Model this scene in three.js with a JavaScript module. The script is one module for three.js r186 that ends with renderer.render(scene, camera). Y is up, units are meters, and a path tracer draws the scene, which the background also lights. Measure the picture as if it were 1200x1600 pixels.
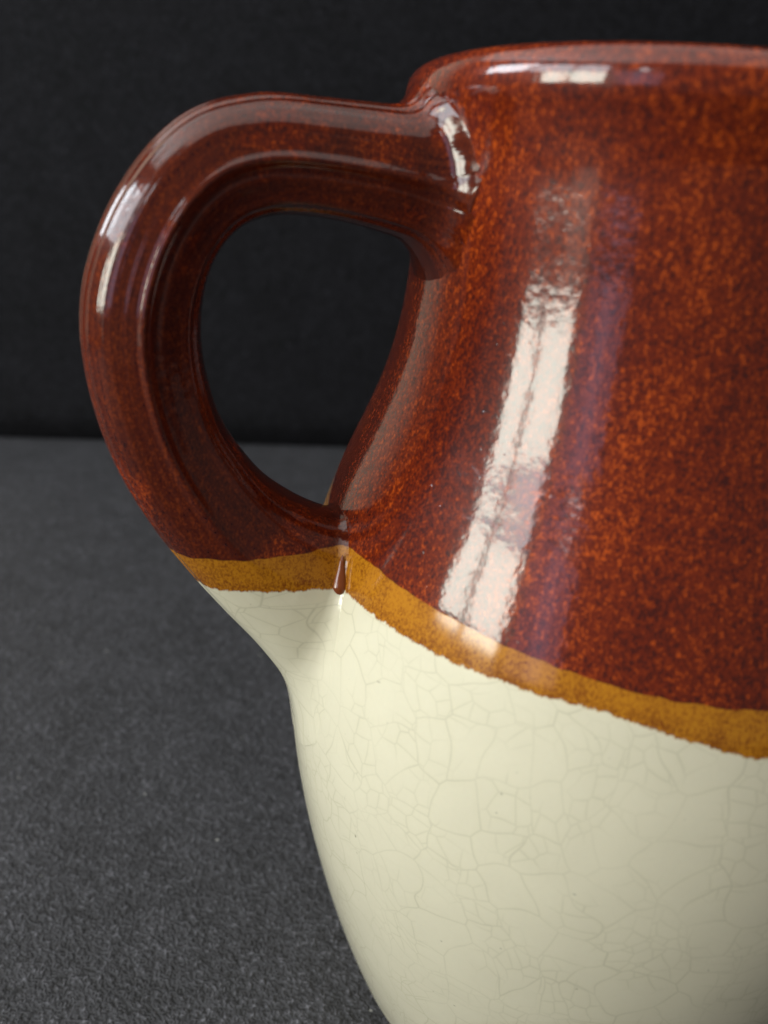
import * as THREE from 'three';
import { RectAreaLightUniformsLib } from 'three/addons/lights/RectAreaLightUniformsLib.js';
import { mergeGeometries } from 'three/addons/utils/BufferGeometryUtils.js';

// ------------------------------------------------------------------ camera, light, exposure
RectAreaLightUniformsLib.init();
const scene = new THREE.Scene();
const EYE = 0.235;                                     // height of the lens over the table; the jug stands at the origin
const JX = 0.0610273, JZ = -0.2009370;                 // the jug's axis seen from the lens
const rad = (d) => (d * Math.PI) / 180;
const camera = new THREE.PerspectiveCamera(63.22, 0.75, 0.01, 50);
camera.position.set(-JX, EYE, -JZ);
camera.rotation.order = 'YXZ';
camera.rotation.set(rad(-23), 0, rad(3));
camera.focus = 0.200; camera.userData.fStop = 10.5;
const renderer = new THREE.WebGLRenderer({ antialias: true });
renderer.toneMapping = THREE.LinearToneMapping;
renderer.toneMappingExposure = 0.755;
renderer.shadowMap.enabled = true;
scene.background = new THREE.Color().setRGB(0.18, 0.176, 0.17);

const numbers = {};
function numbered(name) { numbers[name] = (numbers[name] ?? -1) + 1; return numbers[name] ? name + '_' + String(numbers[name]).padStart(3, '0') : name; }
function tag(o, label, category, kind) { o.userData.label = label; if (category) o.userData.category = category; if (kind) o.userData.kind = kind; return o; }
function part(name, geometry, material, parent) {
  const m = new THREE.Mesh(geometry, material); m.name = numbered(name); m.castShadow = m.receiveShadow = true; parent.add(m); return m;
}
function areaLight(parent, color, intensity, w, h, pos) {
  const l = new THREE.RectAreaLight(color, intensity, w, h); l.name = numbered('light'); l.position.set(...pos); l.rotation.y = Math.PI; parent.add(l); return l;
}
// azimuth: 0 looks into the picture (-z), -90 to the left, 180 behind the camera
const bearing = (deg, d) => [Math.sin(rad(deg)) * d, -Math.cos(rad(deg)) * d];

{ // the window to the left behind the camera: two columns of panes over a rail, a sheer curtain at its right
  const D = 1.3, [wx, wz] = bearing(-120, D);
  const w = new THREE.Group(); w.name = 'window'; scene.add(w);
  w.position.set(wx, 0, wz); w.lookAt(0, 0, 0);        // +z of the group looks at the jug, +x to its own right (the jug's left side of the picture)
  tag(w, 'bright two-column window left of the camera, mirrored as two pale streaks in the brown glaze', 'window');
  const frameMat = new THREE.MeshStandardMaterial({ color: new THREE.Color().setRGB(0.22, 0.2, 0.18), roughness: 0.6 });
  const glow = (r, g, b, k) => new THREE.MeshStandardMaterial({ color: 0x111111, emissive: new THREE.Color(r, g, b), emissiveIntensity: k });
  const bar = (x0, x1, y0, y1) => { const g = new THREE.BoxGeometry(x1 - x0, y1 - y0, 0.05); g.translate((x0 + x1) / 2, (y0 + y1) / 2, 0); return g; };
  // x grows towards smaller azimuth numbers' side (-134 deg is x < 0 after the look-at, -106 is x > 0), checked in the render
  const cols = [[-0.31, -0.018], [0.018, 0.21]], rows = [[0.195, 0.605], [0.615, 1.0]];
  part('frame', mergeGeometries([bar(-0.36, 0.26, 0.165, 0.195), bar(-0.36, 0.40, 1.0, 1.05), bar(-0.36, -0.31, 0.1955, 0.9995), bar(0.21, 0.26, 0.1955, 0.6045), bar(0.36, 0.40, 0.6055, 0.9995), bar(0.2605, 0.40, 0.575, 0.6045), bar(-0.018, 0.018, 0.1955, 0.9995), bar(-0.31, -0.0185, 0.6055, 0.6145), bar(0.0185, 0.21, 0.6055, 0.6145)]), frameMat, w);
  const spec = [[[0.96, 0.97, 0.85], 23], [[0.88, 0.94, 1.0], 11]];
  rows.forEach(([y0, y1], r) => cols.forEach(([x0, x1], c) => {
    const [col, k] = spec[r];
    if (r && c) x1 = 0.36;                            // the upper left light is the wider one
    const pw = x1 - x0, ph = y1 - y0, g = new THREE.BoxGeometry(pw, ph, 0.006); g.translate((x0 + x1) / 2, (y0 + y1) / 2, 0);
    part('pane', g, glow(...col, 0.8), w);
    areaLight(w, new THREE.Color().setRGB(...col), k, pw, ph, [(x0 + x1) / 2, (y0 + y1) / 2, 0.006]);
  }));
  for (const [x0, x1, y0, y1, k] of [[0.40, 0.98, 0.64, 1.06, 24], [-0.70, -0.60, 0.78, 0.98, 12]]) {   // the far light of the bay at the left, and the top of another above the curtain
    const g = new THREE.BoxGeometry(x1 - x0, y1 - y0, 0.006); g.translate((x0 + x1) / 2, (y0 + y1) / 2, 0); part('pane', g, glow(0.88, 0.94, 1, 0.8), w);
    areaLight(w, new THREE.Color().setRGB(0.88, 0.94, 1), k, x1 - x0, y1 - y0, [(x0 + x1) / 2, (y0 + y1) / 2, 0.006]);
  }
  { // the lower light of the right column, half hidden by what stands before it
    const g = new THREE.BoxGeometry(0.22, 0.24, 0.006); g.translate(-0.24, 0.04, 0); part('pane', g, glow(1, 0.92, 0.8, 0.5), w);
    areaLight(w, new THREE.Color().setRGB(1, 0.92, 0.8), 0.9, 0.22, 0.24, [-0.24, 0.04, 0.006]);
  }
  for (const [x, k] of [[-0.46, 1.1], [-0.60, 2.2], [-0.74, 1.3]]) {   // three falls of the curtain
    const g = new THREE.BoxGeometry(0.14, 0.57, 0.004); g.translate(x, 0.43, 0.03);
    part('sheer_curtain', g, glow(0.9, 0.78, 1.0, 0.3), w);
    areaLight(w, new THREE.Color().setRGB(0.76, 0.68, 1.0), k, 0.14, 0.57, [x, 0.43, 0.036]);
  }
}
{ // pale lit ceiling panel over the table
  const c = new THREE.Group(); c.name = 'ceiling_light'; scene.add(c);
  c.position.set(-0.35, 1.25, 0.1); c.rotation.x = Math.PI / 2;   // +z of the group looks down
  tag(c, 'broad dim ceiling light above the table, mirrored softly along the handle top', 'ceiling light');
  part('diffuser', new THREE.BoxGeometry(1.8, 1.6, 0.02), new THREE.MeshStandardMaterial({ color: 0xffffff, emissive: new THREE.Color(1, 0.95, 0.88), emissiveIntensity: 0.4 }), c);
  areaLight(c, new THREE.Color().setRGB(1, 0.95, 0.88), 0.6, 1.78, 1.58, [0, 0, 0.014]);
}
// RectAreaLight shines along its own -z: areaLight() turns each one to the +z of its group

// ------------------------------------------------------------------ noise
function random(seed) { let s = seed >>> 0; return () => { s = (s + 0x6d2b79f5) | 0; let t = Math.imul(s ^ (s >>> 15), 1 | s); t = (t + Math.imul(t ^ (t >>> 7), 61 | t)) ^ t; return ((t ^ (t >>> 14)) >>> 0) / 4294967296; }; }
const PERM = new Uint8Array(512), GRAD = new Float32Array(256 * 3), RND = new Float32Array(256);
{ const r = random(77), p = [...Array(256).keys()]; for (let i = 255; i > 0; i--) { const j = Math.floor(r() * (i + 1)); [p[i], p[j]] = [p[j], p[i]]; } for (let i = 0; i < 512; i++) PERM[i] = p[i & 255];
  for (let i = 0; i < 256; i++) { const z = r() * 2 - 1, a = r() * 6.28318, q = Math.sqrt(1 - z * z); GRAD[i * 3] = q * Math.cos(a); GRAD[i * 3 + 1] = q * Math.sin(a); GRAD[i * 3 + 2] = z; RND[i] = r(); } }
function noise(x, y, z) {
  const xf = Math.floor(x), yf = Math.floor(y), zf = Math.floor(z), X = xf & 255, Y = yf & 255, Z = zf & 255;
  x -= xf; y -= yf; z -= zf;
  const u = x * x * x * (x * (x * 6 - 15) + 10), v = y * y * y * (y * (y * 6 - 15) + 10), w = z * z * z * (z * (z * 6 - 15) + 10);
  const A = PERM[X] + Y, B = PERM[X + 1] + Y, AA = PERM[A] + Z, AB = PERM[A + 1] + Z, BA = PERM[B] + Z, BB = PERM[B + 1] + Z;
  const d = (h, a, b, c) => { const i = PERM[h] * 3; return GRAD[i] * a + GRAD[i + 1] * b + GRAD[i + 2] * c; };
  const l = (a, b, t) => a + (b - a) * t;
  return 1.5 * l(l(l(d(AA, x, y, z), d(BA, x - 1, y, z), u), l(d(AB, x, y - 1, z), d(BB, x - 1, y - 1, z), u), v), l(l(d(AA + 1, x, y, z - 1), d(BA + 1, x - 1, y, z - 1), u), l(d(AB + 1, x, y - 1, z - 1), d(BB + 1, x - 1, y - 1, z - 1), u), v), w);
}
const smooth = (a, b, x) => { const t = Math.min(1, Math.max(0, (x - a) / (b - a))); return t * t * (3 - 2 * t); };
const mix = (a, b, t) => a + (b - a) * t;
const table1 = (xs, ys) => (x) => { if (x <= xs[0]) return ys[0]; for (let i = 1; i < xs.length; i++) if (x <= xs[i]) { const t = (x - xs[i - 1]) / (xs[i] - xs[i - 1]); return mix(ys[i - 1], ys[i], t * t * (3 - 2 * t) * 0.4 + t * 0.6); } return ys[ys.length - 1]; };
// cracks of an old glaze: distance to the borders of irregular cells, each cell cracked again by finer cells of its own
function cells(x, y, seed) {
  const xi = Math.floor(x), yi = Math.floor(y); let f1 = 9, ax = 0, ay = 0, id = 0;
  for (let j = -1; j <= 1; j++) for (let i = -1; i <= 1; i++) {
    const h = PERM[(PERM[(xi + i + seed) & 255] + yi + j) & 255], px = i + 0.1 + 0.8 * RND[h] - (x - xi), py = j + 0.1 + 0.8 * RND[PERM[h]] - (y - yi), d = px * px + py * py;
    if (d < f1) { f1 = d; ax = px; ay = py; id = h; }
  }
  let e = 9;
  for (let j = -2; j <= 2; j++) for (let i = -2; i <= 2; i++) {
    const h = PERM[(PERM[(xi + i + seed) & 255] + yi + j) & 255], px = i + 0.1 + 0.8 * RND[h] - (x - xi), py = j + 0.1 + 0.8 * RND[PERM[h]] - (y - yi), dx = px - ax, dy = py - ay, q = dx * dx + dy * dy;
    if (q > 1e-6) e = Math.min(e, (dx * (px + ax) + dy * (py + ay)) / (2 * Math.sqrt(q)));
  }
  cells.id = id; return e;
}

// ------------------------------------------------------------------ the jug's outline (metres; h = height over the eye level of the lens)
const OUT = [[-0.235, 0.0590], [-0.2335, 0.0612], [-0.23, 0.0635], [-0.22, 0.0672], [-0.21, 0.0704], [-0.20, 0.0733], [-0.19, 0.0759], [-0.18, 0.0782], [-0.17, 0.0803], [-0.16, 0.082], [-0.15, 0.0834], [-0.14, 0.0843], [-0.13, 0.0846], [-0.12, 0.0842], [-0.11, 0.0831], [-0.10, 0.0812], [-0.09, 0.0787], [-0.08, 0.0755], [-0.07, 0.0719], [-0.06, 0.06765], [-0.05, 0.0637], [-0.04, 0.06075], [-0.03, 0.0589], [-0.02, 0.0580], [-0.01, 0.0578], [0, 0.05805], [0.0045, 0.0588], [0.0080, 0.0598], [0.0122, 0.0611], [0.0156, 0.0607], [0.0179, 0.0590], [0.0187, 0.0565], [0.0180, 0.0546], [0.0160, 0.0534], [0.012, 0.0528]];
const catmull = (pts, n) => new THREE.CatmullRomCurve3(pts.map((p) => new THREE.Vector3(p[0], p[1], 0)), false, 'centripetal').getSpacedPoints(n);
const ROWS = 620, profile = catmull(OUT.map(([h, r]) => [r, h]), ROWS).map((p) => [p.x, p.y]);
const RIM_H = 0.0187;
const fine = new Float32Array(1200);                   // outer radius by height, for the distance to the body
{ let k = 0; const peak = profile.findIndex((p, i) => i > 10 && profile[i + 1] && profile[i + 1][1] < p[1]);
  for (let i = 0; i < 1200; i++) { const h = -0.235 + (i / 1199) * (0.235 + RIM_H - 0.0002); while (k < peak - 1 && profile[k + 1][1] < h) k++; const [r0, h0] = profile[k], [r1, h1] = profile[k + 1]; fine[i] = mix(r0, r1, Math.min(1, Math.max(0, (h - h0) / (h1 - h0 || 1)))); } }
const radiusAt = (h) => { const x = Math.min(1198.999, Math.max(0, ((h + 0.235) / (0.235 + RIM_H - 0.0002)) * 1199)), i = Math.floor(x); return mix(fine[i], fine[i + 1], x - i); };
const EC = Math.atan2(-JZ, -JX);                       // direction from the axis to the lens; a = degrees round the axis from there, towards the handle
const angleOf = (x, z) => { let a = ((Math.atan2(z, x) - EC) * 180) / Math.PI; while (a > 180) a -= 360; while (a <= -180) a += 360; return a; };
const lineUp = table1([-80, -23, -9, 2, 11, 22, 31, 40, 50, 66, 72, 100], [-0.0876, -0.0871, -0.0858, -0.0843, -0.0829, -0.0815, -0.0806, -0.0799, -0.0806, -0.0806, -0.0772, -0.0770]);
const lineLow = table1([-80, -24, -14, -7, 0, 10, 28, 36, 44, 66, 100], [-0.0965, -0.0953, -0.093, -0.0907, -0.0896, -0.0893, -0.0892, -0.0885, -0.0886, -0.0893, -0.0895]);

// ------------------------------------------------------------------ the glaze: colour, relief and gloss of a point of the surface
const CREAM = [0.615, 0.577, 0.435];
function zone(x, h, z, a) {                            // 0 cream, 1 mustard, 2 brown, with the wandering borders
  const w = noise(x * 260, h * 260, z * 260) * 0.0004, run = noise(x * 620 + 9, h * 160, z * 620) * 0.0004 + noise(x * 2300, h * 900 + 4, z * 2300) * 0.0003 + noise(x * 90 + 3, h * 60, z * 90) * 0.0007;
  return [h - (lineUp(a) + w), h - (lineLow(a) + run)];
}
const out = new Float32Array(5);
function glaze(x, h, z, a, handle, s) {                // -> r, g, b, relief in metres, roughness
  const [du, dl] = zone(x, h, z, a);
  const brown = smooth(-0.00012, 0.00016, du), tint = smooth(-0.0003, 0.0003, dl);
  // relief common to all: long swells and the skin of the glaze
  let e = noise(x * 70, h * 70, z * 70) * 45e-6 + noise(x * 240 + 5, h * 240, z * 240) * 8e-6;
  if (tint < 1) {
    const u = a * 0.001466, wx = noise(u * 45, h * 45, 3) * 0.006 + noise(u * 140, h * 140, 5) * 0.0014, wy = noise(u * 45, h * 45, 13) * 0.006 + noise(u * 140, h * 140, 15) * 0.0014;
    const c = 0.0092, d1 = cells((u + wx) / c, (h + wy) / c, 3) * c, id = cells.id, c2 = 0.0044, d2 = cells((u + wx * 0.7) / c2 + id * 3.7, (h + wy * 0.7) / c2 + id * 1.9, 40) * c2;
    const fade = 0.45 + 0.55 * smooth(-0.35, 0.3, noise(u * 60, h * 60, 31)), fade2 = smooth(-0.25, 0.3, noise(u * 75, h * 75, 21));
    const wd = 0.00011 + 0.00005 * noise(u * 200, h * 200, 44);
    const crack = Math.max(Math.exp(-((d1 / wd) ** 2)) * fade, 0.8 * Math.exp(-((d2 / (wd * 0.9)) ** 2)) * fade2), stain = Math.max(Math.exp(-((d1 / 0.0006) ** 2)) * fade, Math.exp(-((d2 / 0.0006) ** 2)) * fade2);
    const cloud = noise(x * 130, h * 130, z * 130) * 0.02 + noise(x * 900, h * 900, z * 900) * 0.012, k = 1 + cloud - 0.18 * crack - 0.022 * stain;
    out[0] = CREAM[0] * k; out[1] = CREAM[1] * k; out[2] = CREAM[2] * (k - 0.015 * stain);
    e -= crack * 4e-6 * (1 - tint);
    const pin = noise(x * 700 + 50, h * 700, z * 700); if (pin > 0.77) for (let c3 = 0; c3 < 3; c3++) out[c3] *= 1 - 3 * (pin - 0.77);
  }
  if (tint > 0) {
    const g1 = noise(x * 3100, h * 2500, z * 3100), g2 = noise(x * 1500 + 7, h * 1200, z * 1500), g3 = noise(x * 210, h * 210, z * 210 + 8);
    const t = smooth(-0.5, 0.75, g1 * 0.6 + g2 * 0.55 + g3 * 0.35 + 0.32 * smooth(0.0045, 0, dl) - 0.1);
    const m = [mix(0.40, 0.18, t), mix(0.158, 0.050, t), mix(0.008, 0.004, t)];
    for (let c = 0; c < 3; c++) out[c] = mix(out[c], m[c], tint);
    e += 16e-6 * smooth(-0.0003, 0.0009, dl);
  }
  if (brown > 0) {
    // iron flecks: warm grains in a dark red-brown glass, drawn out a little downhill
    const f1 = noise(x * 1900, h * 1450, z * 1900 + 3), f2 = noise(x * 860 + 11, h * 620, z * 860), f3 = noise(x * 3500, h * 2900, z * 3500), f4 = noise(x * 110, h * 80, z * 110 + 21), f5 = noise(x * 38, h * 24, z * 38 + 2);
    const v = f1 * 0.6 + f2 * 0.45 + f3 * 0.38 + f4 * 0.16 + f5 * 0.22 + noise(x * 95, h * 9 + 5, z * 95) * 0.16, hot = smooth(0.06, 0.98, v), dark = smooth(0.16, -0.62, v);
    let m = [0.122, 0.0135, 0.0032];
    m = [mix(m[0], 0.43, hot), mix(m[1], 0.069, hot), mix(m[2], 0.006, hot)];
    m = [mix(m[0], 0.038, dark), mix(m[1], 0.006, dark), mix(m[2], 0.0045, dark)];
    if (handle) {   // on the handle the dip ran thick: a darker, more even glass in lengthwise streaks, with flecks in drifts only
      const drift = smooth(0.05, 0.5, noise(x * 55 + 5, h * 55, z * 55 + 1) + 0.35 * noise(x * 260, h * 260, z * 260)), streak = s;
      const p = [0.052 + 0.030 * streak + 0.016 * f1, 0.0092 + 0.006 * streak + 0.003 * f1, 0.0045 + 0.0015 * streak];
      m = m.map((v, c) => mix(p[c], v, 0.26 + 0.7 * drift));
    }
    for (let c = 0; c < 3; c++) out[c] = mix(out[c], m[c], brown);
    e += brown * (noise(x * 1500 + 31, h * 1500, z * 1500) * 4.4e-6 + noise(x * 620, h * 620 + 17, z * 620) * 11e-6) + 14e-6 * smooth(-0.0003, 0.001, du);
    const pip = noise(x * 1050 + 80, h * 1050, z * 1050); if (pip > 0.6) e += (pip - 0.6) * 170e-6 * smooth(-0.15, 0.35, noise(x * 60 + 4, h * 60, z * 60));
  }
  out[3] = e;
  out[4] = 0.05 + 0.02 * noise(x * 300, h * 300, z * 300) + 0.02 * (1 - tint);
  return out;
}
function bake(W, H, point, handle) {                   // fills a colour map and a relief map of W x H from a point (x, h, z, a) for every texel
  const col = new Uint8Array(W * H * 4), bump = new Float32Array(W * H), enc = (v) => 255 * (v <= 0.0031308 ? 12.92 * v : 1.055 * Math.pow(v, 1 / 2.4) - 0.055);
  for (let j = 0; j < H; j++) for (let i = 0; i < W; i++) {
    const p = point((i + 0.5) / W, (j + 0.5) / H), o = glaze(p[0], p[1], p[2], p[3], handle, p[5]), k = j * W + i;
    for (let c = 0; c < 3; c++) col[k * 4 + c] = Math.min(255, Math.max(0, enc(Math.max(0, o[c]))));
    col[k * 4 + 3] = 255; bump[k] = o[3] + (p[4] ?? 0);
  }
  const finish = (t) => { t.magFilter = t.minFilter = THREE.LinearFilter; t.wrapS = t.wrapT = THREE.MirroredRepeatWrapping; t.needsUpdate = true; return t; };
  const map = finish(new THREE.DataTexture(col, W, H)); map.colorSpace = THREE.SRGBColorSpace;
  let lo = 1e9, hi = -1e9; for (const b of bump) { if (b < lo) lo = b; if (b > hi) hi = b; }
  for (let i = 0; i < bump.length; i++) bump[i] = (bump[i] - lo) / (hi - lo);
  return { map, bump: finish(new THREE.DataTexture(bump, W, H, THREE.RedFormat, THREE.FloatType)), range: hi - lo };
}
function glazed(b, haze) { return new THREE.MeshPhysicalMaterial({ map: b.map, bumpMap: b.bump, bumpScale: b.range, roughness: 0.1, metalness: 0, ior: 1.5, clearcoat: haze, clearcoatRoughness: 0.38 }); }

// ------------------------------------------------------------------ the jug
const jug = new THREE.Group(); jug.name = 'pitcher'; scene.add(jug);
tag(jug, 'glossy stoneware pitcher, brown above and crazed cream below, on the black table', 'pitcher');
const U0 = -80, USPAN = 180, profileAt = (v) => { const x = Math.min(ROWS - 1e-6, Math.max(0, v * ROWS)), i = Math.floor(x), a = profile[i], b = profile[i + 1], t = x - i; return [mix(a[0], b[0], t), mix(a[1], b[1], t)]; };
const bodyMaps = bake(2048, 2048, (u, v) => { const [r, h] = profileAt(v), a = U0 + u * USPAN, t = EC + rad(a); return [r * Math.cos(t), h, r * Math.sin(t), a]; });
const bodyMat = glazed(bodyMaps, 0.12); bodyMat.name = 'glazed stoneware';

// builds one Mesh per zone out of a grid of points: the triangles of each zone keep the shading of the whole
function gridGeometry(P, N, UV, rows, cols, keep) {
  const used = new Map(), pos = [], nor = [], uv = [], index = [];
  const vert = (k) => { if (!used.has(k)) { used.set(k, pos.length / 3); pos.push(P[k * 3], P[k * 3 + 1], P[k * 3 + 2]); nor.push(N[k * 3], N[k * 3 + 1], N[k * 3 + 2]); uv.push(UV[k * 2], UV[k * 2 + 1]); } return used.get(k); };
  for (let j = 0; j < rows; j++) for (let i = 0; i < cols; i++) {
    const a = j * (cols + 1) + i, b = a + 1, c = a + cols + 1, d = c + 1;
    for (const t of [[a, b, d], [a, d, c]]) if (keep(t, j, i)) index.push(vert(t[0]), vert(t[1]), vert(t[2]));
  }
  const g = new THREE.BufferGeometry();
  g.setAttribute('position', new THREE.Float32BufferAttribute(pos, 3)); g.setAttribute('normal', new THREE.Float32BufferAttribute(nor, 3)); g.setAttribute('uv', new THREE.Float32BufferAttribute(uv, 2)); g.setIndex(index);
  return g;
}
const rimLift = (a) => -0.0007 + 0.0011 * Math.cos(rad(2 * (a - 30)));  // thrown by hand: the rim is not quite level
{
  const cols = 720, n = (ROWS + 1) * (cols + 1), P = new Float32Array(n * 3), N = new Float32Array(n * 3), UV = new Float32Array(n * 2), Z = new Uint8Array(n);
  for (let j = 0; j <= ROWS; j++) {
    const [r, h] = profile[j], p0 = profile[Math.max(0, j - 1)], p1 = profile[Math.min(ROWS, j + 1)], tr = p1[0] - p0[0], th = p1[1] - p0[1], tl = Math.hypot(tr, th);
    for (let i = 0; i <= cols; i++) {
      const k = j * (cols + 1) + i, a = U0 + (i / cols) * 360, t = EC + rad(a), c = Math.cos(t), s = Math.sin(t), y = h + EYE;
      P.set([r * c, y + rimLift(a) * smooth(-0.005, 0.015, h), r * s], k * 3); N.set([(th / tl) * c, -tr / tl, (th / tl) * s], k * 3); UV.set([(a - U0) / USPAN, j / ROWS], k * 2);
      const fold = a > U0 + USPAN ? 2 * (U0 + USPAN) - a : a, tf = EC + rad(fold), [du, dl] = zone(r * Math.cos(tf), h, r * Math.sin(tf), fold);
      Z[k] = h > 0.004 || j > ROWS * 0.96 ? 3 : du > 0 ? 2 : dl > 0 ? 1 : 0;
    }
  }
  const of = (q) => gridGeometry(P, N, UV, ROWS, cols, (t) => Z[t[0]] === q);
  // grid triangles run base to rim; turned so that they face outwards
  const flip = (g) => { const ix = g.index.array; for (let i = 0; i < ix.length; i += 3) { const q = ix[i + 1]; ix[i + 1] = ix[i + 2]; ix[i + 2] = q; } return g; };
  jug.userData.label = jug.userData.label;
  part('lower_body', flip(of(0)), bodyMat, jug).userData.label = 'cream crazed lower body';
  part('glaze_band', flip(of(1)), bodyMat, jug).userData.label = 'mustard yellow glaze band';
  part('upper_body', flip(of(2)), bodyMat, jug).userData.label = 'speckled red-brown neck and shoulder';
  part('rim', flip(of(3)), bodyMat, jug);
  // inside wall and floor, foot
  const inner = [...OUT].filter(([h]) => h > -0.225 && h < 0.009).reverse().map(([h, r]) => new THREE.Vector2(r - 0.0062, h + EYE));
  const lip = profile[ROWS];
  part('inner_wall', new THREE.LatheGeometry([new THREE.Vector2(lip[0], lip[1] + EYE), ...inner, new THREE.Vector2(0.045, 0.012), new THREE.Vector2(0.0001, 0.011)], 160), new THREE.MeshPhysicalMaterial({ color: new THREE.Color().setRGB(0.155, 0.03, 0.008), roughness: 0.1 }), jug);
  part('foot', new THREE.LatheGeometry([new THREE.Vector2(0.0001, 0.003), new THREE.Vector2(0.052, 0.003), new THREE.Vector2(0.0535, 0.0002), new THREE.Vector2(0.059, 0.0002)], 120), new THREE.MeshStandardMaterial({ color: new THREE.Color().setRGB(0.5, 0.43, 0.3), roughness: 0.9 }), jug);
}

// ------------------------------------------------------------------ the handle: outer and inner outline in the plane of the handle (distance from the axis, height), in centimetres
const HO = [[5.5, 1.0], [6.1, 1.0], [6.66, 0.985], [8.07, 1.02], [9.09, 1.04], [9.69, 0.95], [10.29, 0.78], [10.8, 0.5], [11.3, 0.06], [11.75, -0.48], [12.15, -1.1], [12.5, -1.85], [12.73, -2.61], [12.83, -3.61], [12.7, -4.94], [12.34, -6.26], [11.75, -7.55], [11.02, -8.73], [10.3, -9.75], [9.44, -10.9], [8.78, -12.0], [8.4, -12.9], [8.15, -13.7]];
const HI = [[5.4, -1.95], [5.9, -1.75], [6.4, -1.52], [7.75, -1.2], [8.6, -1.13], [9.0, -1.15], [9.42, -1.27], [9.72, -1.45], [9.98, -1.72], [10.2, -2.08], [10.34, -2.45], [10.44, -2.9], [10.48, -3.3], [10.48, -3.75], [10.37, -4.5], [10.12, -5.35], [9.72, -6.05], [9.2, -6.72], [8.66, -7.16], [8.1, -7.5], [7.5, -7.75], [7.1, -7.9], [6.8, -8.0]];
const HB = [1.42, 1.42, 1.40, 1.36, 1.34, 1.33, 1.33, 1.33, 1.33, 1.33, 1.33, 1.33, 1.33, 1.33, 1.34, 1.36, 1.40, 1.46, 1.54, 1.62, 1.66, 1.66, 1.66];
const HA = EC + rad(57), HU = [Math.cos(HA), Math.sin(HA)], HN = [Math.sin(HA), -Math.cos(HA)];   // outward and sideways (towards the lens) in plan
if (HN[0] * -JX + HN[1] * -JZ < 0) { HN[0] *= -1; HN[1] *= -1; }
{
  const S = 520, F = 288, curve = (pts) => new THREE.CatmullRomCurve3(pts.map((p) => new THREE.Vector3(p[0] / 100, p[1] / 100, 0)), false, 'centripetal');
  const co = curve(HO), ci = curve(HI), mid = HO.map((p, i) => [(p[0] + HI[i][0]) / 2, (p[1] + HI[i][1]) / 2]), acc = [0];
  for (let i = 1; i < mid.length; i++) acc.push(acc[i - 1] + Math.hypot(mid[i][0] - mid[i - 1][0], mid[i][1] - mid[i - 1][1]));
  const total = acc[acc.length - 1], paramAt = (d) => { let i = 1; while (i < acc.length - 1 && acc[i] < d) i++; return (i - 1 + (d - acc[i - 1]) / (acc[i] - acc[i - 1])) / (acc.length - 1); };
  // section: x runs from the outer side (1) to the inner (-1), y to the side; two soft ribs run along each flank
  const bumpAt = (p, c, w) => Math.exp(-(((p - c) / w) ** 2));
  const section = (f, rib) => {
    const c = Math.cos(f), s = Math.sin(f), p = (Math.acos(Math.min(1, Math.max(-1, c))) * 180) / Math.PI, m = 2.35;
    const q = Math.pow(Math.pow(Math.abs(c), m) + Math.pow(Math.abs(s), m), -1 / m) * (1 + rib * (0.055 * bumpAt(p, 92, 5) - 0.035 * bumpAt(p, 103, 7) + 0.04 * bumpAt(p, 133, 5) - 0.035 * bumpAt(p, 119, 10) - 0.03 * bumpAt(p, 70, 12) + 0.02 * bumpAt(p, 148, 4) + 0.013 * (bumpAt(p, 15, 3) + bumpAt(p, 25, 3) - bumpAt(p, 20, 3) - bumpAt(p, 31, 3) + bumpAt(p, 38, 3.5))));
    return [q * c, q * s];
  };
  const around = (rib) => [...Array(F + 1).keys()].map((i) => section(((i % F) / F) * 2 * Math.PI, rib)), sect = around(1), plain = around(0), xmax = Math.max(...sect.map((q) => q[0])), xmin = Math.min(...sect.map((q) => q[0]));
  const Q = new Float32Array((S + 1) * (F + 1) * 3);
  for (let j = 0; j <= S; j++) {
    const t = paramAt((j / S) * total), o = co.getPoint(t), n = ci.getPoint(t), x = t * (HB.length - 1), i0 = Math.min(HB.length - 2, Math.floor(x)), b = mix(HB[i0], HB[i0 + 1], x - i0) / 100;
    for (let i = 0; i <= F; i++) {
      const rib = 1 - smooth(0.66, 0.86, j / S), sx = mix(plain[i][0], sect[i][0], rib), sy = mix(plain[i][1], sect[i][1], rib), w = (sx - xmin) / (xmax - xmin), r = mix(n.x, o.x, w), h = mix(n.y, o.y, w), side = sy * b, wob = 1 + 0.012 * noise(j * 0.012, Math.cos((i / F) * 6.2832) * 1.1, Math.sin((i / F) * 6.2832) * 1.1);
      Q.set([HU[0] * r + HN[0] * side * wob, h, HU[1] * r + HN[1] * side * wob], (j * (F + 1) + i) * 3);
    }
  }
  const normals = (Q) => {
    const N = new Float32Array(Q.length), at = (j, i) => (Math.min(S, Math.max(0, j)) * (F + 1) + ((i % F) + F) % F) * 3;
    for (let j = 0; j <= S; j++) for (let i = 0; i <= F; i++) {
      const a = at(j + 1, i), b = at(j - 1, i), c = at(j, i + 1), d = at(j, i - 1), ux = Q[a] - Q[b], uy = Q[a + 1] - Q[b + 1], uz = Q[a + 2] - Q[b + 2], vx = Q[c] - Q[d], vy = Q[c + 1] - Q[d + 1], vz = Q[c + 2] - Q[d + 2];
      let nx = uy * vz - uz * vy, ny = uz * vx - ux * vz, nz = ux * vy - uy * vx; const l = Math.hypot(nx, ny, nz) || 1; nx /= l; ny /= l; nz /= l;
      N.set([nx, ny, nz], (j * (F + 1) + i) * 3);
    }
    return N;
  };
  let N = normals(Q);
  { // point the normals out of the section
    const k = Math.floor(S / 2) * (F + 1); if (N[k * 3] * HU[0] + N[k * 3 + 2] * HU[1] < 0) N = N.map((v) => -v);
  }
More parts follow.
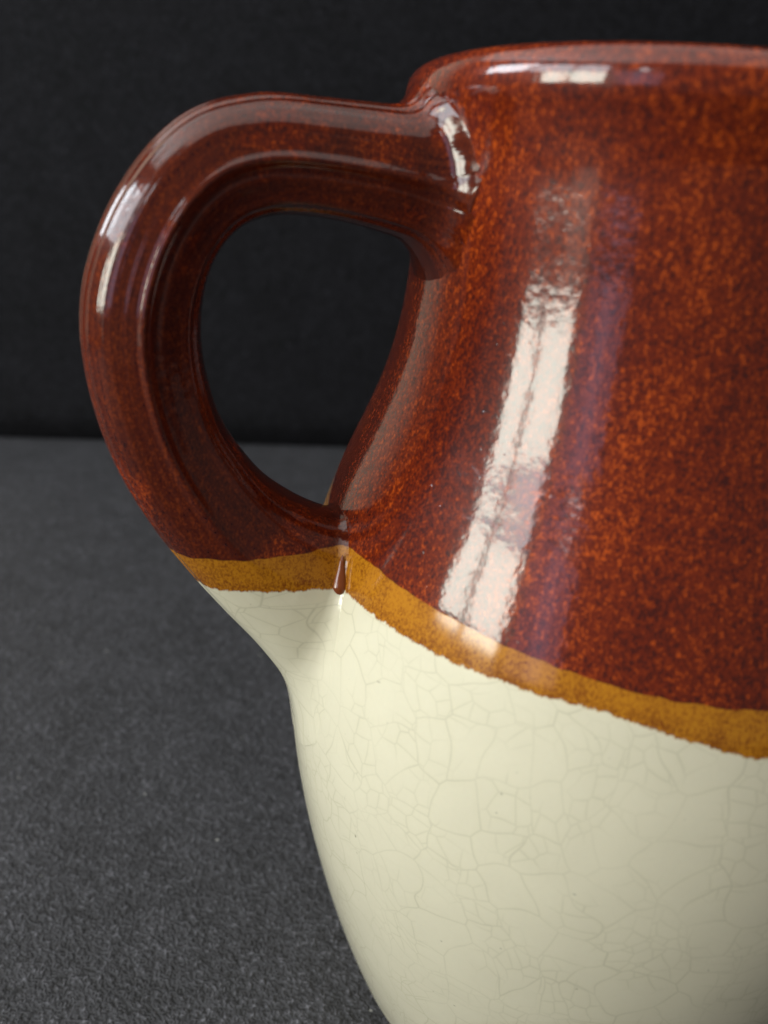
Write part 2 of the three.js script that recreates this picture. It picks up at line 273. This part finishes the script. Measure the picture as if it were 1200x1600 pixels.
  // where the handle meets the body the clay is smoothed over: each point is pushed out to the blend of the two surfaces
  const slopeAt = (h) => (radiusAt(h + 0.002) - radiusAt(h - 0.002)) / 0.004;
  const bodyDistance = (x, h, z) => (Math.hypot(x, z) - radiusAt(h)) / Math.hypot(1, slopeAt(h));
  let T = new Float32Array((S + 1) * (F + 1)); const near = new Uint8Array(T.length);
  for (let j = 0; j <= S; j++) for (let i = 0; i <= F; i++) {
    const k = (j * (F + 1) + i) * 3, x = Q[k], h = Q[k + 1], z = Q[k + 2], a0 = bodyDistance(x, h, z);
    const kk = h > -0.04 ? 0.0066 : mix(0.0024, 0.0065, smooth(-0.09, -0.115, h)); if (a0 > kk || a0 < -0.005) continue;
    const dist = (t) => bodyDistance(x + N[k] * t, h + N[k + 1] * t, z + N[k + 2] * t), f = (t) => { const a = dist(t), q = Math.max(kk - Math.abs(a - t), 0) / kk; return Math.min(a, t) - q * q * kk * 0.25; };
    let lo = 0, hi = -1, t = kk;
    for (let n = 1; n <= 24; n++) { if (f((kk * n) / 24) >= 0) { lo = (kk * (n - 1)) / 24; hi = (kk * n) / 24; break; } }
    if (hi > 0) { for (let n = 0; n < 20; n++) { const m = (lo + hi) / 2; if (f(m) < 0) lo = m; else hi = m; } t = hi; }
    else { for (let n = 0; n <= 24; n++) if (dist((kk * n) / 24) < -0.0004) { t = (kk * n) / 24; break; } if (a0 < -0.0004) t = kk; }
    T[k / 3] = t; near[k / 3] = 1;
  }
  for (let n = 0; n < 22; n++) { const B = T.slice(); for (let j = 1; j < S; j++) for (let i = 0; i <= F; i++) { const k = j * (F + 1) + i; if (near[k]) B[k] = (T[k] * 2 + T[k - F - 1] + T[k + F + 1] + T[j * (F + 1) + ((i + 1) % F)] + T[j * (F + 1) + ((i - 1 + F) % F)]) / 6; } T = B; }
  for (let k = 0; k < T.length; k++) for (let c = 0; c < 3; c++) Q[k * 3 + c] += N[k * 3 + c] * T[k];
  const sign = (() => { const M = normals(Q), k = Math.floor(S / 2) * (F + 1) * 3; return M[k] * HU[0] + M[k + 2] * HU[1] < 0 ? -1 : 1; })();
  N = normals(Q).map((v) => v * sign);
  const UV = new Float32Array((S + 1) * (F + 1) * 2), P = new Float32Array(Q), Z = new Uint8Array((S + 1) * (F + 1));
  for (let j = 0; j <= S; j++) for (let i = 0; i <= F; i++) {
    const k = j * (F + 1) + i, x = Q[k * 3], h = Q[k * 3 + 1], z = Q[k * 3 + 2], [du, dl] = zone(x, h, z, angleOf(x, z));
    UV.set([j / S, i / F], k * 2); P[k * 3 + 1] = h + EYE; Z[k] = du > 0 ? 2 : dl > 0 ? 1 : 0;
  }
  const maps = bake(2048, 1024, (u, v) => {
    const x = Math.min(S - 1e-6, u * S), y = Math.min(F - 1e-6, v * F), j = Math.floor(x), i = Math.floor(y), tx = x - j, ty = y - i, k = (j * (F + 1) + i) * 3, m = k + (F + 1) * 3;
    const c = (n) => mix(mix(Q[k + n], Q[k + 3 + n], ty), mix(Q[m + n], Q[m + 3 + n], ty), tx), X = c(0), h = c(1), z = c(2);
    // fine lines pulled along the handle by the wet hand
    const cf = Math.cos(v * 6.28318), sf = Math.sin(v * 6.28318), pull = noise(cf * 9, sf * 9, u * 6) * 48e-6 + noise(cf * 26, sf * 26, u * 8 + 3) * 14e-6;
    return [X, h, z, angleOf(X, z), pull, noise(cf * 13, sf * 13, u * 4) + 0.6 * noise(cf * 34 + 3, sf * 34, u * 6)];
  }, true);
  const mat = glazed(maps, 0); mat.name = 'glazed stoneware handle';
  const flipped = sign > 0;
  const of = (q) => { const g = gridGeometry(P, N, UV, S, F, (t) => Z[t[0]] === q); if (flipped) { const ix = g.index.array; for (let i = 0; i < ix.length; i += 3) { const w = ix[i + 1]; ix[i + 1] = ix[i + 2]; ix[i + 2] = w; } } return g; };
  const handle = part('handle', of(2), mat, jug); handle.userData.label = 'thick brown looped handle';
  part('glaze_band', of(1), mat, handle); part('handle_root', of(0), mat, handle).userData.label = 'cream root of the handle';
}

{ // a bead of brown glaze that ran down the seam between handle and body
  const path = new THREE.CatmullRomCurve3([[-6.98, 15.30, 3.36], [-6.985, 15.12, 3.47], [-6.99, 14.86, 3.575], [-6.995, 14.60, 3.70], [-7.0, 14.50, 3.755]].map((p) => new THREE.Vector3(p[0] / 100, p[1] / 100, p[2] / 100)));
  const g = new THREE.TubeGeometry(path, 48, 1, 20, false), p = g.attributes.position, c = new THREE.Vector3(), v = new THREE.Vector3();
  for (let j = 0; j <= 48; j++) { path.getPointAt(j / 48, c); const t = j / 48, r = (0.0005 + 0.0010 * smooth(0.1, 0.85, t)) * Math.sqrt(Math.max(0, Math.min(1, (1 - t) * 7))) * Math.sqrt(Math.min(1, t * 6));
    for (let i = 0; i <= 20; i++) { const k = j * 21 + i; v.fromBufferAttribute(p, k).sub(c).multiplyScalar(r); p.setXYZ(k, c.x + v.x * 1.1, c.y + v.y, c.z + v.z * 0.6); } }
  g.computeVertexNormals();
  part('glaze_drip', g, new THREE.MeshPhysicalMaterial({ color: new THREE.Color().setRGB(0.17, 0.04, 0.008), roughness: 0.3, specularIntensity: 0.3, clearcoat: 1, clearcoatRoughness: 0.05 }), jug).userData.label = 'small brown glaze drip on the handle seam';
}

// ------------------------------------------------------------------ the table and the backdrop
function felt(W, seed, base) {
  const r = random(seed), col = new Uint8Array(W * W * 4), bump = new Float32Array(W * W), wrap = W;
  // periodic value noise on small lattices
  const lat = (n) => { const a = new Float32Array(n * n); for (let i = 0; i < a.length; i++) a[i] = r() * 2 - 1; return (x, y) => { x = (x / wrap) * n; y = (y / wrap) * n; const xi = Math.floor(x), yi = Math.floor(y), u = x - xi, v = y - yi, s = u * u * (3 - 2 * u), t = v * v * (3 - 2 * v), g = (i, j) => a[((yi + j) % n) * n + ((xi + i) % n)]; return mix(mix(g(0, 0), g(1, 0), s), mix(g(0, 1), g(1, 1), s), t); }; };
  const n1 = lat(20), n2 = lat(90), n3 = lat(330), n4 = lat(760);
  for (let y = 0; y < W; y++) for (let x = 0; x < W; x++) {
    const k = y * W + x, a = n1(x, y), b = n2(x, y), c = n3(x, y), d = n4(x, y), v = 1 + 0.16 * a + 0.2 * b + 0.45 * c + 0.65 * d;
    const s = smooth(0.5, 0.95, d * 0.8 + c * 0.4) * 1.2;
    for (let q = 0; q < 3; q++) { const l = base[q] * Math.max(0.25, v) * (1 + 1.2 * s); col[k * 4 + q] = 255 * (l <= 0.0031308 ? 12.92 * l : 1.055 * Math.pow(l, 1 / 2.4) - 0.055); }
    col[k * 4 + 3] = 255; bump[k] = 0.5 + 0.22 * d + 0.2 * c + 0.08 * b;
  }
  if (seed === 5) for (let n = 0; n < 110; n++) {      // lint
    const cx = r() * W, cy = r() * W, q = 1.2 + r() * 1.6, c = 95 + 90 * r();
    for (let j = -3; j <= 3; j++) for (let i = -3; i <= 3; i++) if (i * i + j * j * 1.6 < q * q) { const k = (((Math.floor(cy) + j + W) % W) * W + ((Math.floor(cx) + i + W) % W)) * 4; col[k] = c; col[k + 1] = c; col[k + 2] = c * 0.96; }
  }
  const fin = (t) => { t.magFilter = THREE.LinearFilter; t.wrapS = t.wrapT = THREE.RepeatWrapping; t.needsUpdate = true; return t; };
  const map = fin(new THREE.DataTexture(col, W, W)); map.colorSpace = THREE.SRGBColorSpace;
  return { map, bump: fin(new THREE.DataTexture(bump, W, W, THREE.RedFormat, THREE.FloatType)) };
}
const TILE = 0.42;
function uvMetres(g, w, h) { const uv = g.attributes.uv; for (let i = 0; i < uv.count; i++) uv.setXY(i, (uv.getX(i) * w) / TILE, (uv.getY(i) * h) / TILE); return g; }
{
  const f = felt(2048, 5, [0.0262, 0.0262, 0.0300]);
  const top = new THREE.Mesh(uvMetres(new THREE.PlaneGeometry(2.4, 1.5), 2.4, 1.5), new THREE.MeshStandardMaterial({ map: f.map, bumpMap: f.bump, bumpScale: 0.0009, roughness: 0.75 }));
  top.name = 'tabletop'; top.rotation.x = -Math.PI / 2; top.position.set(-0.1, 0, 0.1); top.castShadow = top.receiveShadow = true; scene.add(top);
  tag(top, 'dark charcoal felt-like table surface under the pitcher', 'table surface', 'structure');
  const w = felt(512, 9, [0.0062, 0.0062, 0.0078]);
  // a stiff card faced with black cloth; its lower hem rolls back a little where it meets the table, its left cut edge is pale
  const face = new THREE.PlaneGeometry(1.6, 1.2, 40, 240); uvMetres(face, 1.6, 1.2);
  { const p = face.attributes.position; for (let i = 0; i < p.count; i++) { const y = p.getY(i) + 0.6; if (y < 0.03) p.setZ(i, -0.012 * (1 - Math.max(0, y) / 0.03) ** 2); } face.computeVertexNormals(); }
  const back = new THREE.Group(); back.name = 'backdrop'; back.position.set(0.314, 0.6, -0.513); back.rotation.y = rad(4.2); scene.add(back);
  part('black_cloth', face, new THREE.MeshPhysicalMaterial({ map: w.map, bumpMap: w.bump, bumpScale: 0.0003, roughness: 0.9, specularIntensity: 0.35 }), back);
  const card = new THREE.BoxGeometry(1.6, 1.2, 0.010); card.translate(-0.0005, 0, -0.0185);
  part('card', card, new THREE.MeshStandardMaterial({ color: new THREE.Color().setRGB(0.75, 0.73, 0.7), roughness: 0.8 }), back);
  const wall = new THREE.Mesh(new THREE.BoxGeometry(5, 2.6, 0.1), new THREE.MeshStandardMaterial({ color: new THREE.Color().setRGB(0.60, 0.49, 0.38), roughness: 0.9 }));
  wall.name = 'wall'; wall.position.set(-0.6, 0.8, -0.95); wall.castShadow = wall.receiveShadow = true; scene.add(wall);
  tag(wall, 'tan painted wall behind the black backdrop, seen only as a pale stripe mirrored in the glaze', 'wall', 'structure');
  tag(back, 'plain black cloth backdrop standing behind the pitcher', 'backdrop', 'structure');
}
renderer.render(scene, camera);
